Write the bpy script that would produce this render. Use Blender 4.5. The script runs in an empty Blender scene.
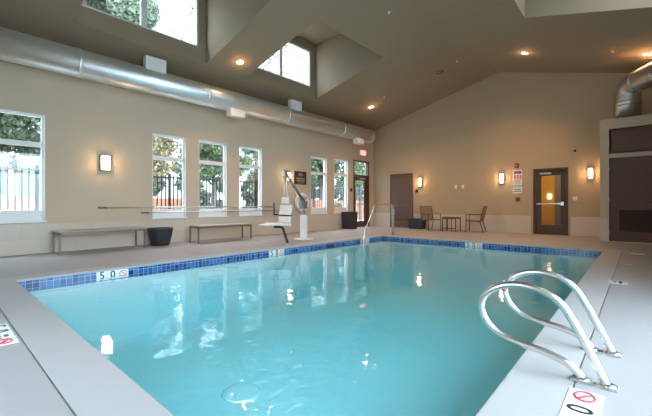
import bpy, bmesh, math, random
from mathutils import Vector, Matrix
random.seed(7)
PI = math.pi
SC = bpy.context.scene
COL = SC.collection

# ------------------------------------------------------------------ dimensions (metres)
XL, XR = -9.185, 1.59          # left / right wall inner faces
YN, YB = -1.40, 13.69          # near / back wall inner faces
XM, ZE, ZR = -3.797, 4.397, 5.766   # ridge line, eave height, ridge height
SLOPE = (ZR - ZE) / (XM - XL)
PX0, PX1, PY0, PY1 = -6.186, -0.586, 0.785, 9.788   # pool opening
ZW = -0.125                    # water level
def ceil_z(x): return ZR - SLOPE * abs(x - XM)

# ------------------------------------------------------------------ materials
def new_mat(name):
    m = bpy.data.materials.new(name); m.use_nodes = True
    nt = m.node_tree
    return m, nt, nt.nodes['Principled BSDF']
def mat(name, col, rough=0.5, metal=0.0, var=0.0, scale=4.0, bump=0.0, bscale=60.0, emit=None, estr=0.0, spec=0.5, stretch=None):
    m, nt, b = new_mat(name)
    b.inputs['Base Color'].default_value = (*col, 1)
    b.inputs['Roughness'].default_value = rough
    b.inputs['Metallic'].default_value = metal
    b.inputs['Specular IOR Level'].default_value = spec
    tc = nt.nodes.new('ShaderNodeTexCoord'); mp = nt.nodes.new('ShaderNodeMapping')
    nt.links.new(tc.outputs['Object'], mp.inputs['Vector'])
    if stretch: mp.inputs['Scale'].default_value = stretch
    if var > 0:
        n = nt.nodes.new('ShaderNodeTexNoise'); n.inputs['Scale'].default_value = scale; n.inputs['Detail'].default_value = 6
        nt.links.new(mp.outputs[0], n.inputs['Vector'])
        mx = nt.nodes.new('ShaderNodeMix'); mx.data_type = 'RGBA'
        mx.inputs['A'].default_value = (*[c * (1 - var) for c in col], 1)
        mx.inputs['B'].default_value = (*[min(1, c * (1 + var)) for c in col], 1)
        nt.links.new(n.outputs['Fac'], mx.inputs['Factor'])
        nt.links.new(mx.outputs['Result'], b.inputs['Base Color'])
    if bump > 0:
        n2 = nt.nodes.new('ShaderNodeTexNoise'); n2.inputs['Scale'].default_value = bscale; n2.inputs['Detail'].default_value = 4
        nt.links.new(mp.outputs[0], n2.inputs['Vector'])
        bp = nt.nodes.new('ShaderNodeBump'); bp.inputs['Strength'].default_value = bump; bp.inputs['Distance'].default_value = 0.01
        nt.links.new(n2.outputs['Fac'], bp.inputs['Height']); nt.links.new(bp.outputs[0], b.inputs['Normal'])
    if emit:
        b.inputs['Emission Color'].default_value = (*emit, 1); b.inputs['Emission Strength'].default_value = estr
    return m
def brick_mat(name, c1, c2, cm, w, h, mortar, rough=0.3, offset=0.0, axis='wall', bump=0.3, c3=None):
    m, nt, b = new_mat(name)
    b.inputs['Roughness'].default_value = rough
    tc = nt.nodes.new('ShaderNodeTexCoord'); sx = nt.nodes.new('ShaderNodeSeparateXYZ'); cb = nt.nodes.new('ShaderNodeCombineXYZ')
    nt.links.new(tc.outputs['Object'], sx.inputs[0])
    if axis == 'wall':
        ad = nt.nodes.new('ShaderNodeMath'); ad.operation = 'ADD'
        nt.links.new(sx.outputs['X'], ad.inputs[0]); nt.links.new(sx.outputs['Y'], ad.inputs[1])
        nt.links.new(ad.outputs[0], cb.inputs['X']); nt.links.new(sx.outputs['Z'], cb.inputs['Y'])
    else:
        nt.links.new(sx.outputs['X'], cb.inputs['X']); nt.links.new(sx.outputs['Y'], cb.inputs['Y'])
    br = nt.nodes.new('ShaderNodeTexBrick'); br.offset = offset; br.squash = 1
    br.inputs['Scale'].default_value = 1; br.inputs['Brick Width'].default_value = w; br.inputs['Row Height'].default_value = h
    br.inputs['Mortar Size'].default_value = mortar; br.inputs['Mortar Smooth'].default_value = 0.1
    br.inputs['Color1'].default_value = (*c1, 1); br.inputs['Color2'].default_value = (*c2, 1); br.inputs['Mortar'].default_value = (*cm, 1)
    nt.links.new(cb.outputs[0], br.inputs['Vector'])
    nt.links.new(br.outputs['Color'], b.inputs['Base Color'])
    bp = nt.nodes.new('ShaderNodeBump'); bp.inputs['Strength'].default_value = bump; bp.inputs['Distance'].default_value = 0.003; bp.invert = True
    nt.links.new(br.outputs['Fac'], bp.inputs['Height']); nt.links.new(bp.outputs[0], b.inputs['Normal'])
    return m
def schlick(nt, f0):
    lw = nt.nodes.new('ShaderNodeLayerWeight'); lw.inputs['Blend'].default_value = 0.5
    pw = nt.nodes.new('ShaderNodeMath'); pw.operation = 'POWER'; pw.inputs[1].default_value = 5
    ma = nt.nodes.new('ShaderNodeMath'); ma.operation = 'MULTIPLY_ADD'; ma.inputs[1].default_value = 1-f0; ma.inputs[2].default_value = f0
    nt.links.new(lw.outputs['Facing'], pw.inputs[0]); nt.links.new(pw.outputs[0], ma.inputs[0])
    return lw, ma
def glass_mat(name, tint=(0.93, 0.96, 0.95), refl=1.0):
    m = bpy.data.materials.new(name); m.use_nodes = True; nt = m.node_tree; nt.nodes.clear()
    o = nt.nodes.new('ShaderNodeOutputMaterial'); t = nt.nodes.new('ShaderNodeBsdfTransparent'); g = nt.nodes.new('ShaderNodeBsdfGlossy')
    t.inputs[0].default_value = (*tint, 1); g.inputs['Roughness'].default_value = 0.02
    lw, f = schlick(nt, 0.04)
    mx = nt.nodes.new('ShaderNodeMixShader')
    nt.links.new(f.outputs[0], mx.inputs[0]); nt.links.new(t.outputs[0], mx.inputs[1]); nt.links.new(g.outputs[0], mx.inputs[2])
    nt.links.new(mx.outputs[0], o.inputs[0])
    return m
def water_mat():
    m = bpy.data.materials.new('pool_water'); m.use_nodes = True; nt = m.node_tree; nt.nodes.clear()
    o = nt.nodes.new('ShaderNodeOutputMaterial'); t = nt.nodes.new('ShaderNodeBsdfTransparent'); g = nt.nodes.new('ShaderNodeBsdfGlossy')
    t.inputs[0].default_value = (0.93, 0.98, 0.98, 1); g.inputs['Roughness'].default_value = 0.015
    lw, f = schlick(nt, 0.02)
    mx = nt.nodes.new('ShaderNodeMixShader')
    tc = nt.nodes.new('ShaderNodeTexCoord')
    n1 = nt.nodes.new('ShaderNodeTexNoise'); n1.inputs['Scale'].default_value = 3.2; n1.inputs['Detail'].default_value = 2
    n2 = nt.nodes.new('ShaderNodeTexNoise'); n2.inputs['Scale'].default_value = 8.0; n2.inputs['Detail'].default_value = 1.0
    for n in (n1, n2): nt.links.new(tc.outputs['Object'], n.inputs['Vector'])
    # a patch of livelier ripples where the return jets stir the surface
    sb = nt.nodes.new('ShaderNodeVectorMath'); sb.operation = 'SUBTRACT'; sb.inputs[1].default_value = (-1.66, 1.50, ZW)
    ln = nt.nodes.new('ShaderNodeVectorMath'); ln.operation = 'LENGTH'
    mr = nt.nodes.new('ShaderNodeMapRange'); mr.inputs['From Min'].default_value = 0.25; mr.inputs['From Max'].default_value = 0.85
    mr.inputs['To Min'].default_value = 1.0; mr.inputs['To Max'].default_value = 0.0
    nt.links.new(tc.outputs['Object'], sb.inputs[0]); nt.links.new(sb.outputs[0], ln.inputs[0]); nt.links.new(ln.outputs['Value'], mr.inputs['Value'])
    mu = nt.nodes.new('ShaderNodeMath'); mu.operation = 'MULTIPLY'; nt.links.new(mr.outputs[0], mu.inputs[0]); nt.links.new(n2.outputs['Fac'], mu.inputs[1])
    a1 = nt.nodes.new('ShaderNodeMath'); a1.operation = 'MULTIPLY_ADD'; a1.inputs[1].default_value = 3.4
    nt.links.new(mu.outputs[0], a1.inputs[0])
    a2 = nt.nodes.new('ShaderNodeMath'); a2.operation = 'MULTIPLY_ADD'; a2.inputs[1].default_value = 0.12
    nt.links.new(n2.outputs['Fac'], a2.inputs[0]); nt.links.new(n1.outputs['Fac'], a2.inputs[2]); nt.links.new(a2.outputs[0], a1.inputs[2])
    bp = nt.nodes.new('ShaderNodeBump'); bp.inputs['Strength'].default_value = 0.5; bp.inputs['Distance'].default_value = 0.010
    nt.links.new(a1.outputs[0], bp.inputs['Height'])
    nt.links.new(bp.outputs[0], g.inputs['Normal']); nt.links.new(bp.outputs[0], lw.inputs['Normal'])
    nt.links.new(f.outputs[0], mx.inputs[0]); nt.links.new(t.outputs[0], mx.inputs[1]); nt.links.new(g.outputs[0], mx.inputs[2])
    nt.links.new(mx.outputs[0], o.inputs['Surface'])
    va = nt.nodes.new('ShaderNodeVolumeAbsorption'); va.inputs['Color'].default_value = (0.0, 0.86, 0.95, 1); va.inputs['Density'].default_value = 0.29
    vs = nt.nodes.new('ShaderNodeVolumeScatter'); vs.inputs['Color'].default_value = (0.4, 0.95, 1.0, 1); vs.inputs['Density'].default_value = 0.08; vs.inputs['Anisotropy'].default_value = 0.3
    ad = nt.nodes.new('ShaderNodeAddShader'); nt.links.new(va.outputs[0], ad.inputs[0]); nt.links.new(vs.outputs[0], ad.inputs[1])
    nt.links.new(ad.outputs[0], o.inputs['Volume'])
    return m

M = dict(
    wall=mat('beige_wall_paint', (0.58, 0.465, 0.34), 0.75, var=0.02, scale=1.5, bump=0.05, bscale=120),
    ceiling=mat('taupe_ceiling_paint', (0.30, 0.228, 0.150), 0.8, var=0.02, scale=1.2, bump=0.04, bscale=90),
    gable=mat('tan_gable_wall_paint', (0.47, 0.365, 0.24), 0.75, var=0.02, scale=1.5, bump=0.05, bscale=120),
    deck=mat('sealed_concrete_deck', (0.33, 0.312, 0.31), 0.55, var=0.05, scale=1.3, bump=0.05, bscale=200),
    coping=mat('coping_stone', (0.385, 0.372, 0.37), 0.5, var=0.03, scale=3, bump=0.04, bscale=200),
    joint=mat('joint_sealant', (0.30, 0.29, 0.29), 0.8, var=0.1),
    plaster=mat('pool_plaster', (0.80, 0.91, 0.93), 0.7, var=0.03, scale=2),
    blue_tile=brick_mat('waterline_tile', (0.008, 0.03, 0.13), (0.06, 0.18, 0.42), (0.45, 0.58, 0.68), 0.076, 0.072, 0.0022, 0.12),
    white_tile=mat('white_marker_tile', (0.80, 0.80, 0.78), 0.25, var=0.02),
    wainscot=brick_mat('wainscot_tile', (0.58, 0.50, 0.40), (0.62, 0.53, 0.43), (0.48, 0.41, 0.33), 0.61, 0.305, 0.003, 0.35, offset=0.5),
    white=mat('white_painted_frame', (0.80, 0.80, 0.79), 0.4, var=0.02),
    bronze=mat('dark_bronze_frame', (0.085, 0.048, 0.034), 0.5, var=0.1, scale=8),
    door=mat('brown_door_paint', (0.13, 0.062, 0.045), 0.55, var=0.06, scale=6),
    door_tall=mat('taupe_brown_door_paint', (0.13, 0.082, 0.062), 0.45, var=0.05, scale=6),
    steel=mat('polished_stainless', (0.76, 0.76, 0.75), 0.24, 1.0, var=0.03, scale=12),
    satin=mat('satin_aluminium', (0.62, 0.62, 0.61), 0.35, 1.0, var=0.05, scale=10),
    duct=mat('galvanised_duct', (0.84, 0.88, 0.90), 0.38, 0.9, var=0.10, scale=5, bump=0.15, bscale=14),
    duct_dark=mat('old_galvanised_duct', (0.58, 0.57, 0.56), 0.32, 0.9, var=0.12, scale=5, bump=0.15, bscale=14),
    black=mat('black_plastic', (0.015, 0.015, 0.017), 0.4, var=0.1),
    fence=mat('black_powder_coat', (0.012, 0.012, 0.014), 0.45, var=0.1),
    charcoal=mat('charcoal_planter', (0.030, 0.031, 0.036), 0.5, var=0.12, scale=8),
    bench_top=mat('weathered_bench_slat', (0.34, 0.28, 0.22), 0.55, var=0.12, scale=6, stretch=(8, 1, 8)),
    bench_frame=mat('bench_bronze_tube', (0.19, 0.15, 0.12), 0.4, 0.4, var=0.08),
    plastic=mat('white_lift_plastic', (0.78, 0.78, 0.76), 0.35, var=0.03),
    grey_metal=mat('grey_painted_steel', (0.20, 0.21, 0.22), 0.35, 0.5, var=0.08),
    weave=brick_mat('tan_woven_sling', (0.30, 0.20, 0.125), (0.38, 0.26, 0.16), (0.16, 0.11, 0.07), 0.02, 0.008, 0.0015, 0.7, offset=0.5),
    patio=mat('brown_patio_frame', (0.085, 0.060, 0.045), 0.45, var=0.08),
    sign=mat('dark_brown_sign', (0.035, 0.022, 0.018), 0.3, var=0.05),
    sign_light=mat('sign_silver_lettering', (0.45, 0.42, 0.38), 0.4),
    drain_white=mat('white_drain_grate', (0.95, 0.97, 0.98), 0.5),
    ink=mat('black_ink', (0.012, 0.012, 0.014), 0.5),
    red=mat('red_ink', (0.62, 0.04, 0.05), 0.5),
    pink=mat('pink_ink', (0.75, 0.18, 0.25), 0.5),
    green_ink=mat('teal_ink', (0.05, 0.25, 0.20), 0.5),
    alarm=mat('alarm_red_plastic', (0.30, 0.045, 0.025), 0.35),
    brown_box=mat('rust_brown_plastic', (0.16, 0.05, 0.03), 0.4),
    sconce=mat('opal_sconce_glass', (0.9, 0.85, 0.75), 0.4, emit=(1.0, 0.80, 0.56), estr=3.0),
    lamp=mat('downlight_lens', (0.9, 0.85, 0.75), 0.4, emit=(1.0, 0.80, 0.52), estr=14.0),
    exit_red=mat('exit_letters_lit', (0.8, 0.05, 0.05), 0.4, emit=(1.0, 0.06, 0.06), estr=3.2),
    exit_face=mat('exit_face_lit', (0.8, 0.4, 0.4), 0.4, emit=(1.0, 0.28, 0.26), estr=0.9),
    glass=glass_mat('clear_glazing'),
    glass_red=glass_mat('door_glazing', (0.86, 0.88, 0.86)),
    yellow=mat('ochre_corridor_paint', (0.72, 0.40, 0.045), 0.6, var=0.03),
    corridor_grey=mat('grey_corridor_panel', (0.22, 0.18, 0.17), 0.5, var=0.05),
    ground=mat('pale_paving_outdoors', (0.42, 0.42, 0.41), 0.8, var=0.06, scale=1.0),
    terracotta=brick_mat('terracotta_brick', (0.30, 0.085, 0.040), (0.36, 0.11, 0.055), (0.28, 0.15, 0.10), 0.22, 0.075, 0.008, 0.8, offset=0.5),
    pale_blue=mat('pale_blue_panel', (0.11, 0.18, 0.20), 0.8, var=0.05, scale=3),
    bark=mat('grey_bark', (0.10, 0.085, 0.07), 0.9, var=0.25, scale=9, bump=0.6, bscale=25, stretch=(1, 1, 0.2)),
    pale_bark=mat('pale_branch_bark', (0.16, 0.16, 0.15), 0.9, var=0.15, scale=9),
    leaf_dark=mat('dark_green_leaves', (0.034, 0.048, 0.019), 0.7, var=0.5, scale=3.0),
    leaf_mid=mat('mid_green_leaves', (0.06, 0.085, 0.03), 0.7, var=0.5, scale=3.0),
    leaf_pale=mat('grey_green_needles', (0.12, 0.15, 0.10), 0.8, var=0.4, scale=2.0),
    leaf_autumn=mat('tan_autumn_leaves', (0.17, 0.13, 0.065), 0.8, var=0.4, scale=3.0),
    twig=mat('pale_fine_twigs', (0.26, 0.26, 0.23), 0.9, var=0.3, scale=3.0),
    pane=mat('frosted_glazing', (0.55, 0.62, 0.63), 0.5),
)
M['water'] = water_mat()

# ------------------------------------------------------------------ mesh helpers
class MB:
    def __init__(s): s.bm = bmesh.new()
    def hexa(s, p):
        v = [s.bm.verts.new(q) for q in p]
        for f in ((3,2,1,0),(4,5,6,7),(0,1,5,4),(1,2,6,5),(2,3,7,6),(3,0,4,7)): s.bm.faces.new([v[i] for i in f])
        return s
    def box(s, x0, x1, y0, y1, z0, z1):
        return s.hexa([(x0,y0,z0),(x1,y0,z0),(x1,y1,z0),(x0,y1,z0),(x0,y0,z1),(x1,y0,z1),(x1,y1,z1),(x0,y1,z1)])
    def prism(s, pts, ext):
        """closed polygon (3d points) extruded by vector"""
        a = [s.bm.verts.new(p) for p in pts]; e = Vector(ext); b = [s.bm.verts.new(Vector(p) + e) for p in pts]
        n = len(pts); s.bm.faces.new(a[::-1]); s.bm.faces.new(b)
        for i in range(n): s.bm.faces.new((a[i], a[(i+1)%n], b[(i+1)%n], b[i]))
        return s
    def tube(s, pts, r, n=12, closed=False, caps=True):
        pts = [Vector(p) for p in pts]; N = len(pts); rings = []; up = None
        for i, p in enumerate(pts):
            if closed: t = pts[(i+1)%N] - pts[i-1]
            else: t = pts[min(i+1, N-1)] - pts[max(i-1, 0)]
            t.normalize()
            if up is None:
                up = t.orthogonal().normalized()
            up = (up - t * up.dot(t)).normalized(); w = t.cross(up)
            rr = r(i/(N-1)) if callable(r) else r
            rings.append([s.bm.verts.new(p + (up*math.cos(2*PI*k/n) + w*math.sin(2*PI*k/n))*rr) for k in range(n)])
        for i in range(N if closed else N-1):
            A, B = rings[i], rings[(i+1)%N]
            if closed and i == N-1:
                off = min(range(n), key=lambda o: (A[0].co - B[o].co).length); B = B[off:] + B[:off]
            for k in range(n):
                f = s.bm.faces.new((A[k], A[(k+1)%n], B[(k+1)%n], B[k])); f.smooth = True
        if caps and not closed: s.bm.faces.new(rings[0][::-1]); s.bm.faces.new(rings[-1])
        return s
    def cyl(s, p0, p1, r, n=20): return s.tube([p0, p1], r, n)
    def lathe(s, prof, c, n=32):
        """prof [(r,z)] revolved about vertical axis at c; closed surface if r starts/ends 0"""
        rings = []
        for (r, z) in prof:
            if r < 1e-6: rings.append([s.bm.verts.new((c[0], c[1], c[2]+z))])
            else: rings.append([s.bm.verts.new((c[0]+r*math.cos(2*PI*k/n), c[1]+r*math.sin(2*PI*k/n), c[2]+z)) for k in range(n)])
        for A, B in zip(rings, rings[1:]):
            for k in range(n):
                if len(A) == 1 and len(B) == 1: continue
                if len(A) == 1: f = s.bm.faces.new((A[0], B[(k+1)%n], B[k]))
                elif len(B) == 1: f = s.bm.faces.new((A[k], A[(k+1)%n], B[0]))
                else: f = s.bm.faces.new((A[k], A[(k+1)%n], B[(k+1)%n], B[k]))
                f.smooth = True
        return s
    def text(s, txt, size, o, right, up, depth=0.002, align='CENTER', bold=0.0):
        cu = bpy.data.curves.new('t', 'FONT'); cu.body = txt; cu.size = size; cu.extrude = depth/2; cu.offset = bold
        cu.align_x = align; cu.align_y = 'CENTER'; cu.resolution_u = 3
        ob = bpy.data.objects.new('t', cu); COL.objects.link(ob)
        dg = bpy.context.evaluated_depsgraph_get(); dg.update()
        me = bpy.data.meshes.new_from_object(ob.evaluated_get(dg))
        r, u = Vector(right).normalized(), Vector(up).normalized(); nrm = r.cross(u)
        mt = Matrix((r, u, nrm)).transposed().to_4x4(); mt.translation = Vector(o)
        me.transform(mt); s.bm.from_mesh(me)
        bpy.data.objects.remove(ob); bpy.data.curves.remove(cu); bpy.data.meshes.remove(me)
        return s
    def xf(s, m):
        bmesh.ops.transform(s.bm, matrix=m, verts=s.bm.verts[:]); return s
    def build(s, name, material, parent=None, bevel=0.0, seg=2, loc=None, normals=True):
        if normals: bmesh.ops.recalc_face_normals(s.bm, faces=s.bm.faces[:])
        me = bpy.data.meshes.new(name); s.bm.to_mesh(me); s.bm.free()
        me.materials.append(material)
        o = bpy.data.objects.new(name, me); COL.objects.link(o)
        if parent: o.parent = parent
        if loc: o.location = loc
        if bevel:
            b = o.modifiers.new('b', 'BEVEL'); b.width = bevel; b.segments = seg; b.limit_method = 'ANGLE'
        return o

def smooth_path(pts, res=8, closed=False):
    """Catmull-Rom through pts"""
    P = [Vector(p) for p in pts]; out = []; n = len(P)
    for i in range(n if closed else n-1):
        p0 = P[i-1] if (i > 0 or closed) else P[0]*2 - P[1]
        p1, p2 = P[i], P[(i+1)%n]
        p3 = P[(i+2)%n] if (i+2 < n or closed) else P[-1]*2 - P[-2]
        for k in range(res):
            t = k/res
            out.append(0.5*((2*p1) + (p2-p0)*t + (2*p0-5*p1+4*p2-p3)*t*t + (3*p1-p0-3*p2+p3)*t**3))
    if not closed: out.append(P[-1])
    return out
def fillet(pts, r, res=6):
    """polyline with rounded corners"""
    P = [Vector(p) for p in pts]; out = [P[0]]
    for a, b, c in zip(P, P[1:], P[2:]):
        d1, d2 = (a-b), (c-b); rr = min(r, d1.length*0.49, d2.length*0.49)
        s, e = b + d1.normalized()*rr, b + d2.normalized()*rr
        for k in range(res+1):
            t = k/res; out.append(s*(1-t)**2 + b*2*t*(1-t) + e*t*t)
    out.append(P[-1]); return out

def tag(o, label=None, cat=None, group=None, kind=None):
    if label: o['label'] = label
    if cat: o['category'] = cat
    if group: o['group'] = group
    if kind: o['kind'] = kind
    return o
def thing(name, label, cat, loc=(0,0,0), rz=0.0, group=None):
    o = bpy.data.objects.new(name, None); COL.objects.link(o); o.empty_display_size = 0.1
    o.location = loc; o.rotation_euler = (0, 0, rz)
    return tag(o, label, cat, group)
def struct(o, label=None): o['kind'] = 'structure'; o['label'] = label or o.name.replace('_', ' '); return o
def dup(root, loc, rz=0.0, label=None, group=None):
    r = root.copy(); COL.objects.link(r); r.location = loc; r.rotation_euler = (0, 0, rz)
    if label: r['label'] = label
    if group: r['group'] = group
    for ch in list(root.children):
        c = ch.copy(); COL.objects.link(c); c.parent = r
        for g in list(ch.children):
            d = g.copy(); COL.objects.link(d); d.parent = c
    return r

def cells(ub, vb, holes):
    """rectangles of a grid whose centre is in no hole (u0,u1,v0,v1)"""
    for u0, u1 in zip(ub, ub[1:]):
        for v0, v1 in zip(vb, vb[1:]):
            cu, cv = (u0+u1)/2, (v0+v1)/2
            if not any(h[0] < cu < h[1] and h[2] < cv < h[3] for h in holes): yield u0, u1, v0, v1
def grid_breaks(lo, hi, vals): return sorted(set([lo, hi] + [v for v in vals if lo < v < hi]))

# ================================================================== SHELL
WT = 0.20
LEFT_WIN = [(0.33, 1.63, 0.66, 2.84), (3.78, 4.66, 0.66, 2.80), (5.04, 5.93, 0.66, 2.80), (6.36, 7.24, 0.66, 2.80), (9.52, 10.44, 0.66, 2.80), (10.88, 11.78, 0.66, 2.84)]
LDOOR = (12.15, 13.33, 0.0, 2.92)
def wall_x(name, x0, x1, holes, zt=ZE):
    mb = MB()
    ys = grid_breaks(YN-WT, YB+WT, [h[0] for h in holes]+[h[1] for h in holes]); zs = grid_breaks(-0.1, zt+0.05, [h[2] for h in holes]+[h[3] for h in holes])
    for a, b, c, d in cells(ys, zs, holes): mb.box(x0, x1, a, b, c, d)
    bmesh.ops.remove_doubles(mb.bm, verts=mb.bm.verts[:], dist=1e-5)
    return struct(mb.build(name, M['wall'], normals=False))
wall_x('wall_left', XL-WT, XL, LEFT_WIN + [LDOOR])
ADDED_RIGHT_WIN = [(-0.9, 1.7, 0.2, 3.30), (2.0, 4.6, 0.2, 3.30)]  # unseen windows, added and sized to throw daylight across the room
wall_x('wall_right', XR, XR+WT, ADDED_RIGHT_WIN)
def wall_y(name, y0, y1, holes):
    mb = MB()
    xs = grid_breaks(XL, XR, [h[0] for h in holes]+[h[1] for h in holes]); zs = grid_breaks(-0.1, ZE, [h[2] for h in holes]+[h[3] for h in holes])
    for a, b, c, d in cells(xs, zs, holes): mb.box(a, b, y0, y1, c, d)
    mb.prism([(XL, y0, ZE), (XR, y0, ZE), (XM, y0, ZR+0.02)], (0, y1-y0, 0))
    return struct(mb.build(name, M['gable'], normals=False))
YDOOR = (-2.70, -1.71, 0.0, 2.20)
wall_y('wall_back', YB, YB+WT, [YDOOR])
ADDED_NEAR_WIN = [(-3.3, -1.5, 0.5, 2.9)]  # unseen window behind the camera, added to let in more daylight
wall_y('wall_near', YN-WT, YN, ADDED_NEAR_WIN)

# ceiling: two sloped slabs with four dormer openings, each with cheeks, a flat top and an upright back
DX0, DX1 = -8.35, -5.62         # left openings (window plane, ridge side)
RDX0, RDX1 = 2*XM-DX1, 2*XM-DX0
DL = [(1.93, 4.78), (6.02, 8.87)]; DR = [(1.93, 4.78), (6.30, 9.15)]
DT = 6.50
mb = MB()
CT = 0.16
def slope_cells(x_lo, x_hi, holes):
    xs = grid_breaks(x_lo, x_hi, [h[0] for h in holes]+[h[1] for h in holes]); ys = grid_breaks(YN-WT, YB+WT, [h[2] for h in holes]+[h[3] for h in holes])
    for a, b, c, d in cells(xs, ys, holes):
        za, zb = ceil_z(a), ceil_z(b)
        mb.hexa([(a,c,za),(b,c,zb),(b,d,zb),(a,d,za),(a,c,za+CT),(b,c,zb+CT),(b,d,zb+CT),(a,d,za+CT)])
T = 0.12
slope_cells(XL-WT-0.3, XM, [(DX0-T, DX1+T, a-T, b+T) for a, b in DL])
slope_cells(XM, XR+WT+0.3, [(RDX0-T, RDX1+T, a-T, b+T) for a, b in DR])
def dormer(xw, xi, y0, y1):
    sg = 1 if xw < xi else -1          # window wall outwards is -sg
    zw, zi = ceil_z(xw), ceil_z(xi)
    # cheeks
    for ya, yb in ((y0-T, y0), (y1, y1+T)):
        mb.prism([(xw-sg*T, ya, ceil_z(xw-sg*T)), (xi+sg*T, ya, ceil_z(xi+sg*T)), (xi+sg*T, ya, DT+T), (xw-sg*T, ya, DT+T)], (0, yb-ya, 0))
    a, b = sorted((xi, xi+sg*T)); za, zb = ceil_z(a), ceil_z(b)            # ridge-side wall
    mb.hexa([(a,y0,za),(b,y0,zb),(b,y1,zb),(a,y1,za),(a,y0,DT),(b,y0,DT),(b,y1,DT),(a,y1,DT)])
    a, b = sorted((xw-sg*T, xi+sg*T)); mb.box(a, b, y0-T, y1+T, DT, DT+T)  # top
    # window wall with opening
    a, b = sorted((xw-sg*T, xw))
    za, zb = ceil_z(a), ceil_z(b); mb.hexa([(a,y0,za),(b,y0,zb),(b,y1,zb),(a,y1,za),(a,y0,4.8),(b,y0,4.8),(b,y1,4.8),(a,y1,4.8)])
    for c in cells([y0, y0+0.10, y1-0.20, y1], [4.8, 4.98, 6.22, DT], [(y0+0.10, y1-0.20, 4.98, 6.22)]): mb.box(a, b, *c)
for a, b in DL: dormer(DX0, DX1, a, b)
for a, b in DR: dormer(RDX1, RDX0, a, b)
struct(mb.build('ceiling', M['ceiling'], normals=False), 'vaulted taupe ceiling with dormer shafts')

# floor deck with the pool cut out; coping ring; joint groove
CW = 0.31; JW = 0.010
mb = MB()
J0, J1, K0, K1 = PX0-CW-JW, PX1+CW+JW, PY0-CW-JW, PY1+CW+JW
for a, b, c, d in cells([XL, J0, J1, XR], [YN, K0, K1, YB], [(J0, J1, K0, K1)]): mb.box(a, b, c, d, -0.10, 0.0)
struct(mb.build('floor', M['deck'], normals=False), 'pale concrete pool deck')
def ring(mbx, x0, x1, y0, y1, prof):
    """sweep prof [(outward offset, z)] around rectangle, mitred, closed profile"""
    cs = [(-1,-1,x0,y0), (1,-1,x1,y0), (1,1,x1,y1), (-1,1,x0,y1)]
    R = [[mbx.bm.verts.new((x+sx*o, y+sy*o, z)) for (o, z) in prof] for sx, sy, x, y in cs]
    n = len(prof)
    for i in range(4):
        for k in range(n):
            mbx.bm.faces.new((R[i][k], R[(i+1)%4][k], R[(i+1)%4][(k+1)%n], R[i][(k+1)%n]))
mb = MB(); ring(mb, PX0, PX1, PY0, PY1, [(CW+JW+0.0, -0.012), (CW, -0.012), (CW, -0.10), (CW+JW, -0.10)])
struct(mb.build('trim_1', M['joint']), 'grey sealant joint around the pool coping')
mb = MB(); ring(mb, PX0, PX1, PY0, PY1, [(0.010, 0.0), (CW, 0.0), (CW, -0.10), (0.03, -0.10), (0.03, -0.035), (0.006, -0.035), (0.0, -0.028), (0.0, -0.010), (0.003, -0.003)])
struct(mb.build('pool_coping', M['coping']), 'pale coping around the pool edge')
S = 0.025; PD = -1.18
mb = MB(); ring(mb, PX0, PX1, PY0, PY1, [(S, -0.034), (S+0.05, -0.034), (S+0.05, -0.19), (S, -0.19)])
struct(mb.build('waterline_tile_band', M['blue_tile']), 'two rows of blue tile at the waterline')
mb = MB(); x0, x1, y0, y1 = PX0-S, PX1+S, PY0-S, PY1+S
CR = 0.55
ring(mb, x0, x1, y0, y1, [(-0.004, -0.19), (0.15, -0.19), (0.15, PD), (-0.004-CR, PD)] + [(-0.004-CR+CR*math.sin(a*PI/16), PD+CR-CR*math.cos(a*PI/16)) for a in range(1, 9)])
for f_ in mb.bm.faces: f_.smooth = False
mb.box(x0-0.15, x1+0.15, y0-0.15, y1+0.15, PD-0.1, PD)
struct(mb.build('pool_basin', M['plaster']), 'pale plastered pool basin')
mb = MB().box(x0-0.02, x1+0.02, y0-0.02, y1+0.02, PD-0.05, ZW)
struct(mb.build('pool_water', M['water']), 'clear teal pool water')
# submerged entry steps in the far left corner
mb = MB()
for i in range(4): mb.box(PX0-S, PX0+1.5, PY1+S-0.3*(i+1), PY1+S-0.3*i, PD, -0.33-0.21*i)
struct(mb.build('pool_steps', M['plaster']), 'submerged entry steps in the far corner of the pool')

# wainscot tile
WZ = 0.61
def wains(n, x0, x1, y0, y1): struct(MB().box(x0, x1, y0, y1, 0, WZ).build('trim_%d' % n, M['wainscot'], bevel=0.003), 'cream tile wainscot')
wains(2, XL, XL+0.012, YN, LDOOR[0]-0.08)
wains(3, XL, XL+0.012, LDOOR[1]+0.08, YB)
wains(4, XL+0.012, -8.30, YB-0.012, YB)
wains(5, -7.16, YDOOR[0]-0.07, YB-0.012, YB)
wains(6, YDOOR[1]+0.07, -0.80, YB-0.012, YB)

# mechanical closet at the right
BX0, BY0, BZ = -0.80, 12.20, 3.30
mb = MB()
for a, b, c, d in cells([BX0, -0.61, XR], [0, 2.25, 2.36, 3.03, BZ], [(-0.61, XR, 0, 2.25), (-0.61, XR, 2.36, 3.03)]): mb.box(a, b, BY0, BY0+0.12, c, d)
mb.box(BX0, BX0+0.12, BY0+0.12, YB, 0, BZ); mb.box(BX0+0.12, XR, BY0+0.12, YB, BZ-0.12, BZ)
struct(mb.build('wall_closet', M['wall'], normals=False), 'beige mechanical closet enclosure')
wb = MB(); wb.box(BX0-0.012, -0.615, BY0-0.012, BY0, 0, WZ); wb.box(BX0-0.012, BX0, BY0, YB-0.012, 0, WZ)
struct(wb.build('trim_7', M['wainscot']), 'cream tile wainscot on the closet corner')
d4 = struct(MB().box(-0.605, 0.45, BY0+0.03, BY0+0.075, 0.012, 2.245).build('door_4', M['door'], bevel=0.004), 'brown closet door with louvred vent')
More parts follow.
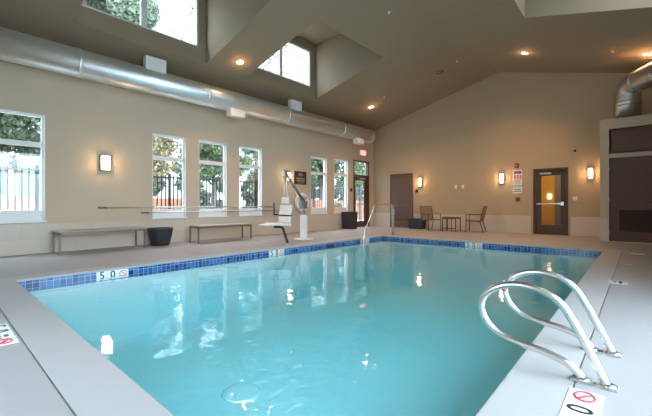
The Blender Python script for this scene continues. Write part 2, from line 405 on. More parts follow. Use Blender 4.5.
MB().box(0.46, 1.52, BY0+0.03, BY0+0.075, 0.012, 2.245).build('door_leaf', M['door'], d4, bevel=0.004)
lv = MB()
for k in range(22):
    z = 0.28 + k*0.026
    lv.hexa([(-0.40,BY0+0.005,z),(0.28,BY0+0.005,z),(0.28,BY0+0.03,z+0.016),(-0.40,BY0+0.03,z+0.016),(-0.40,BY0+0.005,z+0.005),(0.28,BY0+0.005,z+0.005),(0.28,BY0+0.03,z+0.021),(-0.40,BY0+0.03,z+0.021)])
lv.build('louvre', M['bronze'], d4)
fr = MB()
for c in cells([-0.44, -0.40, 0.28, 0.32], [0.24, 0.28, 0.86, 0.90], [(-0.40, 0.28, 0.28, 0.86)]): fr.box(c[0], c[1], BY0+0.0, BY0+0.03, c[2], c[3])
fr.build('louvre_frame', M['door'], d4)
for z in (0.25, 1.12, 1.95): MB().cyl((-0.60, BY0+0.022, z-0.05), (-0.60, BY0+0.022, z+0.05), 0.010, 10).build('hinge', M['satin'], d4)
h = MB(); h.cyl((0.37, BY0+0.03, 1.0), (0.37, BY0-0.03, 1.0), 0.012, 12); h.tube(fillet([(0.37, BY0-0.03, 1.0), (0.22, BY0-0.035, 1.0)], 0.02), 0.012, 12)
h.build('lever_handle', M['steel'], d4)
tag(MB().box(-0.565, XR-0.05, BY0+0.03, BY0+0.06, 2.40, 3.00).build('transom_panel', M['door'], bevel=0.004), 'brown panel above the closet door at the right', 'panel')
struct(MB().box(-0.605, XR, BY0-0.01, BY0+0.02, -0.0, 0.012).build('trim_8', M['satin'], bevel=0.002), 'metal threshold under the closet door')

# ------------------------------------------------------------------ windows
def frame_yz(mb, x0, x1, y0, y1, z0, z1, w, bot=None):
    bot = bot or w
    for c in cells([y0, y0+w, y1-w, y1], [z0, z0+bot, z1-w, z1], [(y0+w, y1-w, z0+bot, z1-w)]): mb.box(x0, x1, *c)
def side_window(n, x_in, y0, y1, z0, z1, sg):
    """x_in: inner wall face; sg=-1 outwards is -x"""
    a, b = sorted((x_in+sg*0.07, x_in+sg*0.13))
    mb = MB(); frame_yz(mb, a, b, y0, y1, z0, z1, 0.05, 0.22)
    zt = z0 + 0.72*(z1-z0); mb.box(a, b, y0+0.05, y1-0.05, zt-0.05, zt+0.05)
    o = struct(mb.build('window_%d' % n, M['white'], bevel=0.004), 'white framed window with transom pane')
    xm = (a+b)/2
    MB().box(xm-0.004, xm+0.004, y0+0.045, y1-0.045, z0+0.215, zt-0.045).build('pane', M['glass'], o)
    MB().box(xm-0.004, xm+0.004, y0+0.045, y1-0.045, zt+0.045, z1-0.045).build('transom_pane', M['glass'], o)
    c, d = sorted((x_in+sg*0.07, x_in-sg*0.03))
    MB().box(c, d, y0-0.03, y1+0.03, z0-0.03, z0+0.002).build('window_sill', M['white'], o, bevel=0.004)
    e, f = sorted((x_in+sg*0.07, x_in+sg*0.001)); j = MB(); j.box(e, f, y1-0.014, y1+0.0, z0, z1); j.box(e, f, y0, y0+0.014, z0, z1); j.box(e, f, y0, y1, z1-0.014, z1)
    j.build('jamb_liner', M['white'], o)
    return o
def portal(loc, rot, sx, sy):
    l = bpy.data.lights.new('window_portal', 'AREA'); l.shape = 'RECTANGLE'; l.size = sx; l.size_y = sy; l.cycles.is_portal = True
    o = bpy.data.objects.new('window_portal', l); COL.objects.link(o); o.location = loc; o.rotation_euler = rot
n = 1
for (y0, y1, z0, z1) in LEFT_WIN:
    side_window(n, XL, y0, y1, z0, z1, -1); n += 1
    portal((XL-0.17, (y0+y1)/2, (z0+z1)/2), (0, -PI/2, 0), z1-z0, y1-y0)
for (y0, y1, z0, z1) in ADDED_RIGHT_WIN:  # built like the left windows, but unseen and added for daylight
    side_window(n, XR, y0, y1, z0, z1, 1); n += 1
    portal((XR+0.17, (y0+y1)/2, (z0+z1)/2), (0, PI/2, 0), z1-z0, y1-y0)
for (x0, x1, z0, z1) in ADDED_NEAR_WIN:
    mb = MB()
    for c in cells([x0, x0+0.06, (x0+x1)/2-0.03, (x0+x1)/2+0.03, x1-0.06, x1], [z0, z0+0.06, z1-0.06, z1], [(x0+0.06, (x0+x1)/2-0.03, z0+0.06, z1-0.06), ((x0+x1)/2+0.03, x1-0.06, z0+0.06, z1-0.06)]): mb.box(c[0], c[1], YN-0.13, YN-0.07, c[2], c[3])
    o = struct(mb.build('window_%d' % n, M['white'], bevel=0.004), 'white framed double window, unseen, added for daylight'); n += 1
    MB().box(x0+0.05, x1-0.05, YN-0.104, YN-0.096, z0+0.05, z1-0.05).build('pane', M['glass'], o)
    portal(((x0+x1)/2, YN-0.17, (z0+z1)/2), (PI/2, 0, PI), x1-x0, z1-z0)
for side, lst in ((-1, DL), (1, DR)):
    for (y0, y1) in lst:
        xw = DX0 if side < 0 else RDX1
        a, b = sorted((xw+side*0.03, xw+side*0.09)); ya, yb, za, zb = y0+0.10, y1-0.20, 4.98, 6.22
        ym = y0+1.335
        mb = MB(); 
        for c in cells([ya, ya+0.05, ym-0.065, ym+0.065, yb-0.05, yb], [za, za+0.05, zb-0.05, zb], [(ya+0.05, ym-0.065, za+0.05, zb-0.05), (ym+0.065, yb-0.05, za+0.05, zb-0.05)]): mb.box(a, b, *c)
        o = struct(mb.build('window_%d' % n, M['white'], bevel=0.004), 'white framed dormer window of two panes'); n += 1
        for p, q in ((ya+0.045, ym-0.06), (ym+0.06, yb-0.045)): MB().box((a+b)/2-0.004, (a+b)/2+0.004, p, q, za+0.045, zb-0.045).build('pane', M['glass'], o)
        portal((xw+side*0.14, (ya+yb)/2, (za+zb)/2), (0, side*PI/2, 0), zb-za, yb-ya)

# ------------------------------------------------------------------ doors
# left wall glazed exit door with transom
y0, y1, z0, z1 = LDOOR
mb = MB(); mb.box(XL-0.14, XL+0.01, y0, y0+0.06, 0, z1); mb.box(XL-0.14, XL+0.01, y1-0.06, y1, 0, z1)
mb.box(XL-0.14, XL+0.01, y0+0.06, y1-0.06, z1-0.06, z1); mb.box(XL-0.14, XL+0.01, y0+0.06, y1-0.06, 2.22, 2.30); mb.box(XL-0.14, XL, y0+0.06, y1-0.06, 0, 0.015)
d1 = struct(mb.build('door_1', M['bronze'], bevel=0.004), 'bronze framed exit door with transom')
MB().box(XL-0.074, XL-0.066, y0+0.055, y1-0.055, 2.295, z1-0.055).build('transom_pane', M['glass'], d1)
lf = MB()
for c in cells([y0+0.07, y0+0.20, y1-0.32, y1-0.07], [0.02, 0.27, 2.06, 2.21], [(y0+0.20, y1-0.32, 0.27, 2.06)]): lf.box(XL-0.08, XL-0.035, *c)
leaf = lf.build('door_leaf', M['bronze'], d1, bevel=0.004)
MB().box(XL-0.062, XL-0.054, y0+0.195, y1-0.315, 0.265, 2.065).build('glass_pane', M['glass'], leaf)
MB().cyl((XL+0.0, y0+0.12, 1.02), (XL+0.0, y1-0.14, 1.02), 0.018, 12).build('push_bar', M['bronze'], leaf)
MB().box(XL-0.035, XL+0.02, y0+0.5, y0+0.85, 2.11, 2.17).build('door_closer', M['satin'], leaf, bevel=0.006)
portal((XL-0.17, (y0+y1)/2, 1.45), (0, -PI/2, 0), 2.8, y1-y0)
# tall plain door on the back wall, left
mb = MB(); mb.box(-8.28, -8.22, YB-0.05, YB, 0, 2.33); mb.box(-7.24, -7.18, YB-0.05, YB, 0, 2.33); mb.box(-8.22, -7.24, YB-0.05, YB, 2.27, 2.33)
d2 = struct(mb.build('door_2', M['door_tall'], bevel=0.004), 'plain brown door in the left of the back wall')
lf = MB().box(-8.215, -7.245, YB-0.035, YB-0.002, 0.015, 2.265).build('door_leaf', M['door_tall'], d2, bevel=0.003)
MB().lathe([(0, 0), (0.018, 0), (0.018, 0.02), (0.032, 0.035), (0.034, 0.05), (0.022, 0.065), (0, 0.07)], (0, 0, 0), 16).xf(Matrix.Translation((-7.36, YB-0.035, 1.02)) @ Matrix.Rotation(PI/2, 4, 'X')).build('door_knob', M['steel'], lf)
MB().box(-8.13, -7.42, YB-0.040, YB-0.035, 0.28, 0.9).build('reflection_patch', mat('grey_reflection_patch', (0.15, 0.115, 0.10), 0.25, 0.3, var=0.1), lf, bevel=0.002)  # grey patch painted in place of a reflection on the lower door
# ochre-lit glazed door on the back wall, right
x0, x1, z0, z1 = YDOOR
mb = MB(); mb.box(x0, x0+0.07, YB-0.02, YB+0.15, 0, z1); mb.box(x1-0.07, x1, YB-0.02, YB+0.15, 0, z1); mb.box(x0+0.07, x1-0.07, YB-0.02, YB+0.15, z1-0.07, z1); mb.box(x0+0.07, x1-0.07, YB, YB+0.15, 0, 0.012)
d3 = struct(mb.build('door_3', M['bronze'], bevel=0.004), 'dark framed door with tall glass lite')
lf = MB()
for c in cells([x0+0.075, -2.47, -1.92, x1-0.075], [0.015, 0.32, 1.96, z1-0.075], [(-2.47, -1.92, 0.32, 1.96)]): lf.box(c[0], c[1], YB+0.03, YB+0.075, c[2], c[3])
leaf = lf.build('door_leaf', M['bronze'], d3, bevel=0.004)
MB().box(-2.475, -1.915, YB+0.048, YB+0.056, 0.315, 1.965).build('glass_pane', M['glass'], leaf)
pb = MB(); pb.box(-2.52, -1.88, YB-0.04, YB-0.015, 1.0, 1.04); pb.box(-2.60, -2.5, YB-0.05, YB+0.03, 0.99, 1.05); pb.box(-1.90, -1.82, YB-0.05, YB+0.03, 0.96, 1.09)
pb.build('push_bar', M['steel'], leaf, bevel=0.006)
MB().box(-2.50, -2.18, YB-0.03, YB+0.03, 2.0, 2.06).build('door_closer', M['satin'], leaf, bevel=0.006)
# the corridor behind that door
mb = MB(); mb.box(-3.0, -0.9, 16.0, 16.1, 0, 2.6); mb.box(-3.1, -3.0, YB+WT, 16.1, 0, 2.6); mb.box(-0.9, -0.8, YB+WT, 16.1, 0, 2.6)
struct(mb.build('wall_corridor', M['yellow']), 'ochre corridor walls behind the glazed door')
struct(MB().box(-3.1, -0.8, YB+WT, 16.1, 2.6, 2.7).build('ceiling_corridor', M['white']), 'corridor ceiling')
struct(MB().box(-3.1, -0.8, YB, 16.1, -0.1, 0.0).build('floor_corridor', M['deck']), 'corridor floor')
struct(MB().box(-2.42, -1.9, 15.94, 16.0, 0, 2.15).build('door_5', M['corridor_grey'], bevel=0.005), 'grey door at the end of the corridor')
tag(MB().box(-2.66, -2.54, 15.95, 15.998, 1.22, 1.40).build('corridor_lamp', M['sconce'], bevel=0.008), 'small glowing square lamp on the ochre wall behind the glazed door', 'wall lamp')
l = bpy.data.lights.new('corridor_light', 'AREA'); l.size = 0.8; l.energy = 7; l.color = (1, 0.8, 0.5)
o = bpy.data.objects.new('corridor_light', l); COL.objects.link(o); o.location = (-2.1, 15.0, 2.55)

# ------------------------------------------------------------------ lamps
def sconce(label, loc, rz, w, hgt):
    t = thing('wall_sconce', label, 'wall lamp', loc, rz, None)      # local: wall plane y=0, room is -y
    MB().box(-w/2, w/2, -0.02, 0, -hgt/2, hgt/2).build('back_plate', M['bench_frame'], t, bevel=0.003)
    MB().box(-w/2+0.022, w/2-0.022, -0.085, -0.02, -hgt/2+0.022, hgt/2-0.022).build('shade', M['sconce'], t, bevel=0.012, seg=3)
    f = MB()
    for sx in (-1, 1):
        a, b = sorted((sx*(w/2), sx*(w/2-0.018))); f.box(a, b, -0.07, -0.02, -hgt/2, hgt/2)
    f.box(-w/2+0.018, w/2-0.018, -0.07, -0.02, hgt/2-0.015, hgt/2); f.box(-w/2+0.018, w/2-0.018, -0.07, -0.02, -hgt/2, -hgt/2+0.015)
    f.build('frame', M['bench_frame'], t, bevel=0.003)
    l = bpy.data.lights.new('sconce_glow', 'POINT'); l.energy = SCONCE_W; l.color = (1.0, 0.62, 0.32); l.shadow_soft_size = 0.06
    o = bpy.data.objects.new('sconce_glow', l); COL.objects.link(o); o.parent = t; o.location = (0, -0.16, 0)
    return t
SCONCE_W = 3.5
sconce('framed glowing wall sconce above the long bench near the big window', (XL, 2.72, 1.95), PI/2, 0.22, 0.36)
sconce('glowing wall sconce left of the dark sign, behind the pool lift arm', (XL, 8.36, 1.97), PI/2, 0.20, 0.32)
sconce('glowing wall sconce right of the tall plain brown door on back wall', (-6.84, YB, 1.93), 0, 0.15, 0.38)
sconce('glowing wall sconce left of the red and white rules sign', (-3.68, YB, 1.93), 0, 0.15, 0.38)
sconce('glowing wall sconce between the glazed door and the closet', (-1.13, YB, 1.96), 0, 0.15, 0.36)

def downlight(label, x, y, energy, on=True):
    z = ceil_z(x); ang = math.atan(SLOPE) * (-1 if x < XM else 1)
    t = thing('recessed_downlight', label, 'ceiling light', (x, y, z), 0, 'recessed ceiling downlights')
    t.rotation_euler = (0, ang, 0)
    MB().lathe([(0.075, -0.001), (0.105, -0.001), (0.108, -0.008), (0.095, -0.014), (0.078, -0.010), (0.075, -0.001)], (0, 0, 0), 28).build('trim_ring', M['white'] if on else M['black'], t)
    if on:
        MB().lathe([(0, -0.006), (0.076, -0.006), (0.076, -0.002), (0, -0.002)], (0, 0, 0), 24).build('lens', M['lamp'], t)
        l = bpy.data.lights.new('downlight_glow', 'POINT'); l.energy = 1.6; l.color = (1.0, 0.55, 0.22); l.shadow_soft_size = 0.04
        o = bpy.data.objects.new('downlight_glow', l); COL.objects.link(o); o.parent = t; o.location = (0, 0, -0.13)
        l = bpy.data.lights.new('downlight_beam', 'SPOT'); l.energy = energy; l.color = (1.0, 0.52, 0.22); l.spot_size = math.radians(125); l.spot_blend = 0.9; l.shadow_soft_size = 0.08
        o = bpy.data.objects.new('downlight_beam', l); COL.objects.link(o); o.parent = t; o.location = (0, 0, -0.03)
    else:
        MB().lathe([(0, -0.004), (0.05, -0.012), (0.076, -0.004), (0.076, -0.001), (0, -0.001)], (0, 0, 0), 24).build('eyeball', M['steel'], t)
    return t
DLW = 130
downlight('glowing ceiling downlight between the two dormer shafts, above the duct', -7.84, 5.46, DLW)
downlight('glowing ceiling downlight above the far end of the long duct', -7.75, 11.38, DLW)
downlight('glowing ceiling downlight right of the ridge, near back wall', -2.51, 11.63, DLW)
downlight('glowing ceiling downlight above the bent duct over the closet', 0.16, 11.96, DLW)
downlight('unlit dark ceiling downlight left of the ridge near the back wall', -5.02, 11.46, 0, False)['group'] = 'unlit ceiling fittings'
def sprinkler(label, x, y):
    t = thing('sprinkler_head', label, 'sprinkler', (x, y, ceil_z(x)), 0, 'ceiling sprinklers')
    MB().lathe([(0, 0.004), (0.035, 0.004), (0.035, -0.004), (0.012, -0.008), (0, -0.008)], (0, 0, 0), 16).build('escutcheon', M['white'], t)
    MB().lathe([(0, -0.008), (0.008, -0.008), (0.008, -0.035), (0.022, -0.037), (0.022, -0.040), (0, -0.040)], (0, 0, 0), 16).build('deflector', M['white'], t)
sprinkler('small white sprinkler head nearest the camera, on left ceiling slope', -4.47, 7.32)
sprinkler('small white sprinkler head above the duct end by the left wall', -7.02, 11.15)
sprinkler('small white sprinkler head beside the unlit downlight near the ridge', -4.39, 11.32)
sprinkler('small white sprinkler head on right slope before the bent duct', -0.5, 11.66)

# ------------------------------------------------------------------ ducts
t = thing('spiral_duct', 'long round galvanised duct running under the eave of the left wall', 'duct', (-8.80, 0, 3.96))
RD = 0.29
d = MB().tube([(0, YN+0.02, 0), (0, 12.84, 0)], RD, 40).build('pipe', M['duct'], t)
for y in (-0.8, 2.1, 5.0, 7.9, 10.8, 12.76):
    MB().tube([(0, y-0.035, 0), (0, y-0.03, 0), (0, y+0.03, 0), (0, y+0.035, 0)], lambda u: RD+0.008 if 0.2 < u < 0.8 else RD, 40).build('joint_band', M['duct'], t)
for y in (5.92, 11.87):
    MB().box(-0.02, 0.22, y-0.24, y+0.24, -0.45, -0.24).build('supply_register', M['white'], t, bevel=0.006)
for y in (3.63, 8.24):
    MB().box(0.02, 0.20, y-0.24, y+0.24, 0.20, ceil_z(-8.78)-3.96-0.01).build('hanger_box', M['white'], t, bevel=0.006)
t = thing('bent_duct', 'galvanised duct rising from the closet top and bending towards the camera', 'duct', (-0.23, 12.80, BZ))
path = fillet([(0, 0, 0.002), (0, 0, 0.99), (1.12, -2.0, 0.86), (1.12, -14.0, 0.86)], 0.36, 6)
MB().tube(path, 0.275, 32).build('pipe', M['duct_dark'], t)
for a in (0.40, 0.50):
    MB().tube([(0, 0, a-0.02), (0, 0, a+0.02)], 0.286, 32).build('joint_band', M['duct_dark'], t)
v = (Vector((1.12, -2.0, 0.86)) - Vector((0, 0, 0.95))).normalized()
for a in (0.50, 1.3):
    c = Vector((0, 0, 0.95)) + v*a; MB().tube([c-v*0.03, c+v*0.03], 0.286, 32).build('joint_band', M['duct_dark'], t)
MB().tube([(0, 0, 0.002), (0, 0, 0.05)], 0.30, 32).build('base_collar', M['black'], t)

# ------------------------------------------------------------------ pool markings
def marker(label, o, right, up, chars, tile=0.15, group='pool depth markers'):
    """row of tiles; o: centre of the row's first tile, lying/standing on its surface"""
    r, u = Vector(right), Vector(up); nrm = r.cross(u); t = thing('depth_marker', label, 'depth marker', o, 0, group)
    for i, ch in enumerate(chars):
        c = r*(tile*i)
        def q(a, b, h): return c + r*a + u*b + nrm*h
        e = tile/2-0.0015
        tb = MB(); tb.hexa([q(-e,-e,0.0), q(e,-e,0.0), q(e,e,0.0), q(-e,e,0.0), q(-e,-e,0.004), q(e,-e,0.004), q(e,e,0.004), q(-e,e,0.004)])
        tb.build('tile', M['white_tile'], t)
        if ch == '@':
            rr = tile*0.36; ring_pts = [q(rr*math.cos(a*PI/12), rr*math.sin(a*PI/12)*0.8, 0.006) for a in range(24)]
            s = MB().tube(ring_pts, tile*0.035, 6, closed=True); s.tube([q(-rr*0.7, rr*0.56, 0.006), q(rr*0.7, -rr*0.56, 0.006)], tile*0.03, 6)
            s.build('no_diving_ring', M['red'], t)
            k = MB(); k.tube([q(-rr*0.6, 0.0, 0.005), q(0, rr*0.15, 0.005), q(rr*0.6, -rr*0.1, 0.005)], tile*0.025, 6); k.build('diver_symbol', M['pink'], t)
        elif ch.startswith('='):
            for j, w in enumerate(ch[1:].split('/')): MB().text(w, tile*0.26, q(0, tile*(0.18-0.30*j), 0.005), r, u).build('lettering', M['ink'], t)
        else:
            MB().text(ch, tile*(1.02 if len(ch) == 1 else 0.55), q(0, 0, 0.005), r, u, bold=0.0015).build('numeral', M['ink'], t)
    return t
XT = PX0 - S
marker('5 0 depth marker in the waterline tile nearest the left corner', (XT, 1.80, -0.10), (0, 1, 0), (0, 0, 1), ['5', '0', '@'])
marker('5 0 depth marker in the waterline tile below the pool lift chair', (XT, 5.17, -0.10), (0, 1, 0), (0, 0, 1), ['5', '0', '@'])
marker('depth marker in the waterline tile beside the entry handrail', (XT, 8.65, -0.10), (0, 1, 0), (0, 0, 1), ['4', '0', '@'])
marker('depth marker in the waterline tile along the far short side', (-3.50, PY1+S, -0.10), (1, 0, 0), (0, 0, 1), ['5', '0', '@'])
marker('deck depth marker with red no diving oval below the near grab rail', (-0.21, 1.955, 0.0), (0, 1, 0), (-1, 0, 0), ['5', '0', '@'])
marker('deck no diving marker at the left frame edge beside the near coping', (-3.90, 0.375, 0.0), (1, 0, 0), (0, 1, 0), ['5', '0', '=NO/DIVING', '@'])
marker('small lettered deck tile beyond the far grab rail', (-0.20, 5.87, 0.0), (0, 1, 0), (-1, 0, 0), ['=NO/DIVING'], tile=0.2)
tag(MB().lathe([(0, 0), (0.12, 0), (0.12, 0.006), (0.10, 0.010), (0, 0.010)], (0, 0, 0), 28).build('access_cover', M['white_tile'], loc=(-0.02, 9.55, 0)), 'round pale skimmer lid set in deck before closet door', 'cover')
tag(MB().lathe([(0, 0), (0.06, 0), (0.06, 0.004), (0, 0.004)], (0, 0, 0), 20).build('drain_cover', M['satin'], loc=(-0.12, 7.7, 0)), 'small round metal deck drain beside the right pool edge', 'drain')
for i, (x, y) in enumerate(((-5.32, 2.58), (-3.46, 2.42))):
    tag(MB().lathe([(0, 0), (0.22, 0), (0.20, 0.008), (0.12, 0.012), (0, 0.012)], (0, 0, 0), 28).build('main_drain', M['drain_white'], loc=(x, y, PD)), ('pale blue round drain cover on the pool floor nearer the left side' if i == 0 else 'pale blue round drain cover on the pool floor nearer the camera'), 'drain', 'main drains')
# overflow slot in the waterline tiles at the left side
tag(MB().box(XT-0.03, XT+0.004, 7.05, 7.35, -0.15, -0.075).build('skimmer_slot', M['black']), 'dark skimmer mouth in the left waterline tile', 'skimmer')

# ------------------------------------------------------------------ grab rails on the right edge
def grab_rail(label, y):
    t = thing('grab_rail', label, 'grab rail', (-0.18, y, 0), 0, 'pool grab rails')
    pts = [(0.055, 0.0), (-0.02, 0.16), (-0.10, 0.32), (-0.165, 0.42), (-0.25, 0.475), (-0.36, 0.495), (-0.47, 0.48), (-0.565, 0.425), (-0.61, 0.335), (-0.58, 0.235), (-0.50, 0.165), (-0.40, 0.135), (-0.26, 0.118), (-0.14, 0.085), (-0.075, 0.035), (-0.06, 0.0)]
    MB().tube(smooth_path([(a, 0, b) for a, b in pts], 6), 0.0225, 14).build('rail_tube', M['steel'], t)
    MB().box(-0.115, 0.095, -0.032, 0.032, 0, 0.012).build('base_plate', M['satin'], t, bevel=0.004)
    for x in (-0.06, 0.055): MB().lathe([(0.020, 0.012), (0.038, 0.012), (0.030, 0.022), (0.020, 0.026)], (x, 0, 0), 20).build('escutcheon', M['steel'], t)
    for x in (-0.10, 0.0, 0.085): MB().lathe([(0, 0.022), (0.008, 0.020), (0.009, 0.012), (0, 0.012)], (x, 0.018 if x else -0.018, 0), 8).build('bolt', M['grey_metal'], t)
    return t
gn = grab_rail('curved stainless grab rail nearer the camera at the right pool edge', 2.46)
gf = grab_rail('curved stainless grab rail farther from the camera at the right pool edge', 3.02)
MB().tube([(-0.612, 0, 0.355), (-0.600, 0, 0.395)], 0.0245, 14).build('warning_label', M['white_tile'], gf)
MB().tube([(-0.6135, 0, 0.325), (-0.612, 0, 0.338)], 0.0247, 14).build('red_label', M['red'], gf)

# entry handrail over the steps at far left corner
t = thing('entry_handrail', 'stainless entry handrail at the far left corner of the pool', 'handrail', (-6.0, 10.04, 0))
MB().tube(fillet([(0, 0, 0.0), (0, -0.04, 1.0), (0, -1.02, 1.0), (0, -1.55, 0.22), (0, -1.72, -0.5)], 0.12, 6), 0.022, 14).build('rail_tube', M['steel'], t)
MB().lathe([(0.022, 0), (0.045, 0), (0.036, 0.014), (0.022, 0.018)], (0, 0, 0), 20).build('escutcheon', M['steel'], t)
MB().tube(fillet([(0.0, 0.08, 0.0), (0, 0.08, 0.90), (0, -0.05, 0.97)], 0.06, 5), 0.018, 12).build('brace_tube', M['steel'], t)

# ------------------------------------------------------------------ benches
def bench(label, xc, y0, y1, depth, hgt):
    L = y1-y0; t = thing('bench', label, 'bench', (xc, (y0+y1)/2, 0), 0, 'flat benches along the left wall')
    tp = MB(); nsl = 5; w = depth/nsl
    for k in range(nsl): tp.box(-depth/2+k*w+0.004, -depth/2+(k+1)*w-0.004, -L/2, L/2, hgt-0.030, hgt)
    tp.build('seat', M['bench_top'], t, bevel=0.003)
    for a in (depth/2-0.035, -depth/2+0.005): MB().box(a, a+0.03, -L/2+0.04, L/2-0.04, hgt-0.070, hgt-0.030).build('apron', M['bench_frame'], t)
    for sy in (-1, 1):
        a, b = sorted((sy*(L/2-0.005), sy*(L/2-0.04)))
        f = MB(); f.box(-depth/2, depth/2, a, b, hgt-0.075, hgt-0.030); f.build('end_rail', M['bench_frame'], t)
        for sx in (-1, 1):
            c, d = sorted((sx*depth/2, sx*(depth/2-0.035)))
            MB().box(c, d, a, b, 0, hgt-0.030).build('leg', M['bench_frame'], t, bevel=0.003)
    return t
bench('long low bench under the wall sconce, beside the big window', -8.78, 1.72, 3.36, 0.54, 0.47)
bench('low bench under the narrow windows, left of the pool lift', -8.66, 4.60, 6.28, 0.46, 0.45)

# ------------------------------------------------------------------ planters
t = thing('bowl_planter', 'round charcoal bowl planter between the two benches', 'planter', (-8.82, 3.82, 0))
MB().lathe([(0, 0), (0.19, 0), (0.21, 0.02), (0.262, 0.24), (0.285, 0.38), (0.295, 0.40), (0.295, 0.425), (0.27, 0.425), (0.262, 0.39), (0.255, 0.34), (0, 0.33)], (0, 0, 0), 40).build('bowl', M['charcoal'], t)
MB().lathe([(0, 0.345), (0.255, 0.345), (0.255, 0.335), (0, 0.335)], (0, 0, 0), 32).build('soil', mat('dark_soil', (0.03, 0.024, 0.02), 0.95, var=0.4, scale=60, bump=0.8, bscale=80), t)
def square_planter(label, x, y, w, dp, hgt, taper, rz=0):
    t = thing('square_planter', label, 'planter', (x, y, 0), rz)
    a, b = w/2, dp/2; c = 1-taper; m = MB()
    def rct(s, z, k=0): return [(-a*s+k, -b*s+k, z), (a*s-k, -b*s+k, z), (a*s-k, b*s-k, z), (-a*s+k, b*s-k, z)]
    m.hexa(rct(c, 0) + rct(1, hgt-0.10)); m.build('body', M['charcoal'], t, bevel=0.006)
    rim = MB(); 
    for q in cells([-a-0.005, -a+0.03, a-0.03, a+0.005], [-b-0.005, -b+0.03, b-0.03, b+0.005], [(-a+0.03, a-0.03, -b+0.03, b-0.03)]): rim.box(q[0], q[1], q[2], q[3], hgt-0.10, hgt)
    rim.build('rim', M['charcoal'], t, bevel=0.004)
    return t
square_planter('tall square charcoal planter beside the glazed exit door', -8.88, 11.50, 0.46, 0.50, 0.70, 0.12)
square_planter('low dark planter box between plain brown door and patio chair', -6.85, 13.40, 0.62, 0.40, 0.42, 0.08)

# ------------------------------------------------------------------ patio chairs and table
def patio_chair(label, x, y, rz):
    t = thing('patio_armchair', label, 'chair', (x, y, 0), rz, 'patio armchairs by the back wall')   # faces local -y
    sl = MB(); sl.hexa([(-0.25,-0.26,0.42),(0.25,-0.26,0.42),(0.25,0.20,0.38),(-0.25,0.20,0.38),(-0.25,-0.26,0.435),(0.25,-0.26,0.435),(0.25,0.20,0.395),(-0.25,0.20,0.395)])
    sl.build('seat', M['weave'], t)
    bk = MB(); bk.hexa([(-0.25,0.20,0.40),(0.25,0.20,0.40),(0.25,0.215,0.40),(-0.25,0.215,0.40),(-0.25,0.33,0.92),(0.25,0.33,0.92),(0.25,0.345,0.92),(-0.25,0.345,0.92)])
    bk.build('backrest', M['weave'], t)
    for sx in (-1, 1):
        X = sx*0.265
        MB().tube(fillet([(X, 0.20, 0.36), (X, 0.345, 0.93)], 0.02), 0.014, 8).build('back_post', M['patio'], t)
        MB().tube([(X, -0.27, 0.0), (X, -0.25, 0.62)], 0.014, 8).build('leg', M['patio'], t)
        MB().tube([(X, 0.32, 0.0), (X, 0.20, 0.42)], 0.014, 8).build('leg', M['patio'], t)
        MB().tube([(X, -0.265, 0.415), (X, 0.22, 0.385)], 0.013, 8).build('seat_rail', M['patio'], t)
        MB().box(X-0.025, X+0.025, -0.29, 0.27, 0.615, 0.64).build('armrest', M['patio'], t, bevel=0.006)
    MB().tube([(-0.265, 0.343, 0.925), (0.265, 0.343, 0.925)], 0.014, 8).build('top_rail', M['patio'], t)
    MB().tube([(-0.265, -0.26, 0.41), (0.265, -0.26, 0.41)], 0.013, 8).build('front_rail', M['patio'], t)
    return t
patio_chair('tan woven patio armchair left of the small table, back turned to brown door', -6.08, 13.02, PI/2 - 0.55)
patio_chair('tan woven patio armchair right of the small table, seen side on', -4.46, 13.22, -PI/2 + 0.12)
t = thing('side_table', 'small slatted brown table between the two patio armchairs', 'table', (-5.27, 13.05, 0))
tp = MB()
for k in range(6): tp.box(-0.28+k*0.0945, -0.28+k*0.0945+0.080, -0.25, 0.25, 0.50, 0.525)
tp.build('tabletop', M['patio'], t, bevel=0.003)
for a in (-0.24, 0.21): MB().box(-0.26, 0.26, a, a+0.03, 0.46, 0.50).build('apron', M['patio'], t)
for sx in (-1, 1):
    for sy in (-1, 1):
        a, b = sorted((sx*0.26, sx*0.23)); c, d = sorted((sy*0.24, sy*0.21)); MB().box(a, b, c, d, 0, 0.46).build('leg', M['patio'], t)
    MB().box(sx*0.10-0.012, sx*0.10+0.012, -0.235, -0.215, 0.0, 0.46).build('slat', M['patio'], t)
MB().box(-0.23, 0.23, -0.235, -0.215, 0.10, 0.125).build('stretcher', M['patio'], t)

# ------------------------------------------------------------------ pool lift
t = thing('pool_lift', 'white pool lift with a chair hung on a sloping grey arm', 'pool lift', (-7.2, 7.17, 0))
MB().box(-0.20, 0.20, -0.20, 0.20, 0, 0.03).build('base_plate', M['plastic'], t, bevel=0.01)
MB().box(-0.075, 0.075, -0.09, 0.09, 0.03, 0.70).build('mast_cover', M['plastic'], t, bevel=0.03, seg=3)
MB().cyl((0, 0, 0.60), (0, 0, 1.10), 0.045, 20).build('mast', M['satin'], t)
MB().tube([(0, 0.10, 0.98), (0, -0.69, 1.86)], 0.036, 16).build('boom', M['grey_metal'], t)
MB().tube([(0.05, 0.02, 0.72), (0.05, -0.42, 1.44)], 0.022, 12).build('actuator', M['satin'], t)
MB().box(-0.06, 0.06, -0.06, 0.10, 0.88, 1.10).build('pivot_bracket', M['grey_metal'], t, bevel=0.015)
MB().box(-0.05, 0.05, -0.78, -0.64, 1.74, 1.92).build('boom_head', M['satin'], t, bevel=0.02)
for s_ in (-1, 1): MB().tube([(s_*0.035, -0.71, 1.76), (s_*0.06, -0.68, 1.10)], 0.011, 8).build('hanger_rod', M['plastic'], t)
MB().box(-0.12, 0.12, -0.74, -0.66, 1.02, 1.20).build('control_box', M['plastic'], t, bevel=0.015)
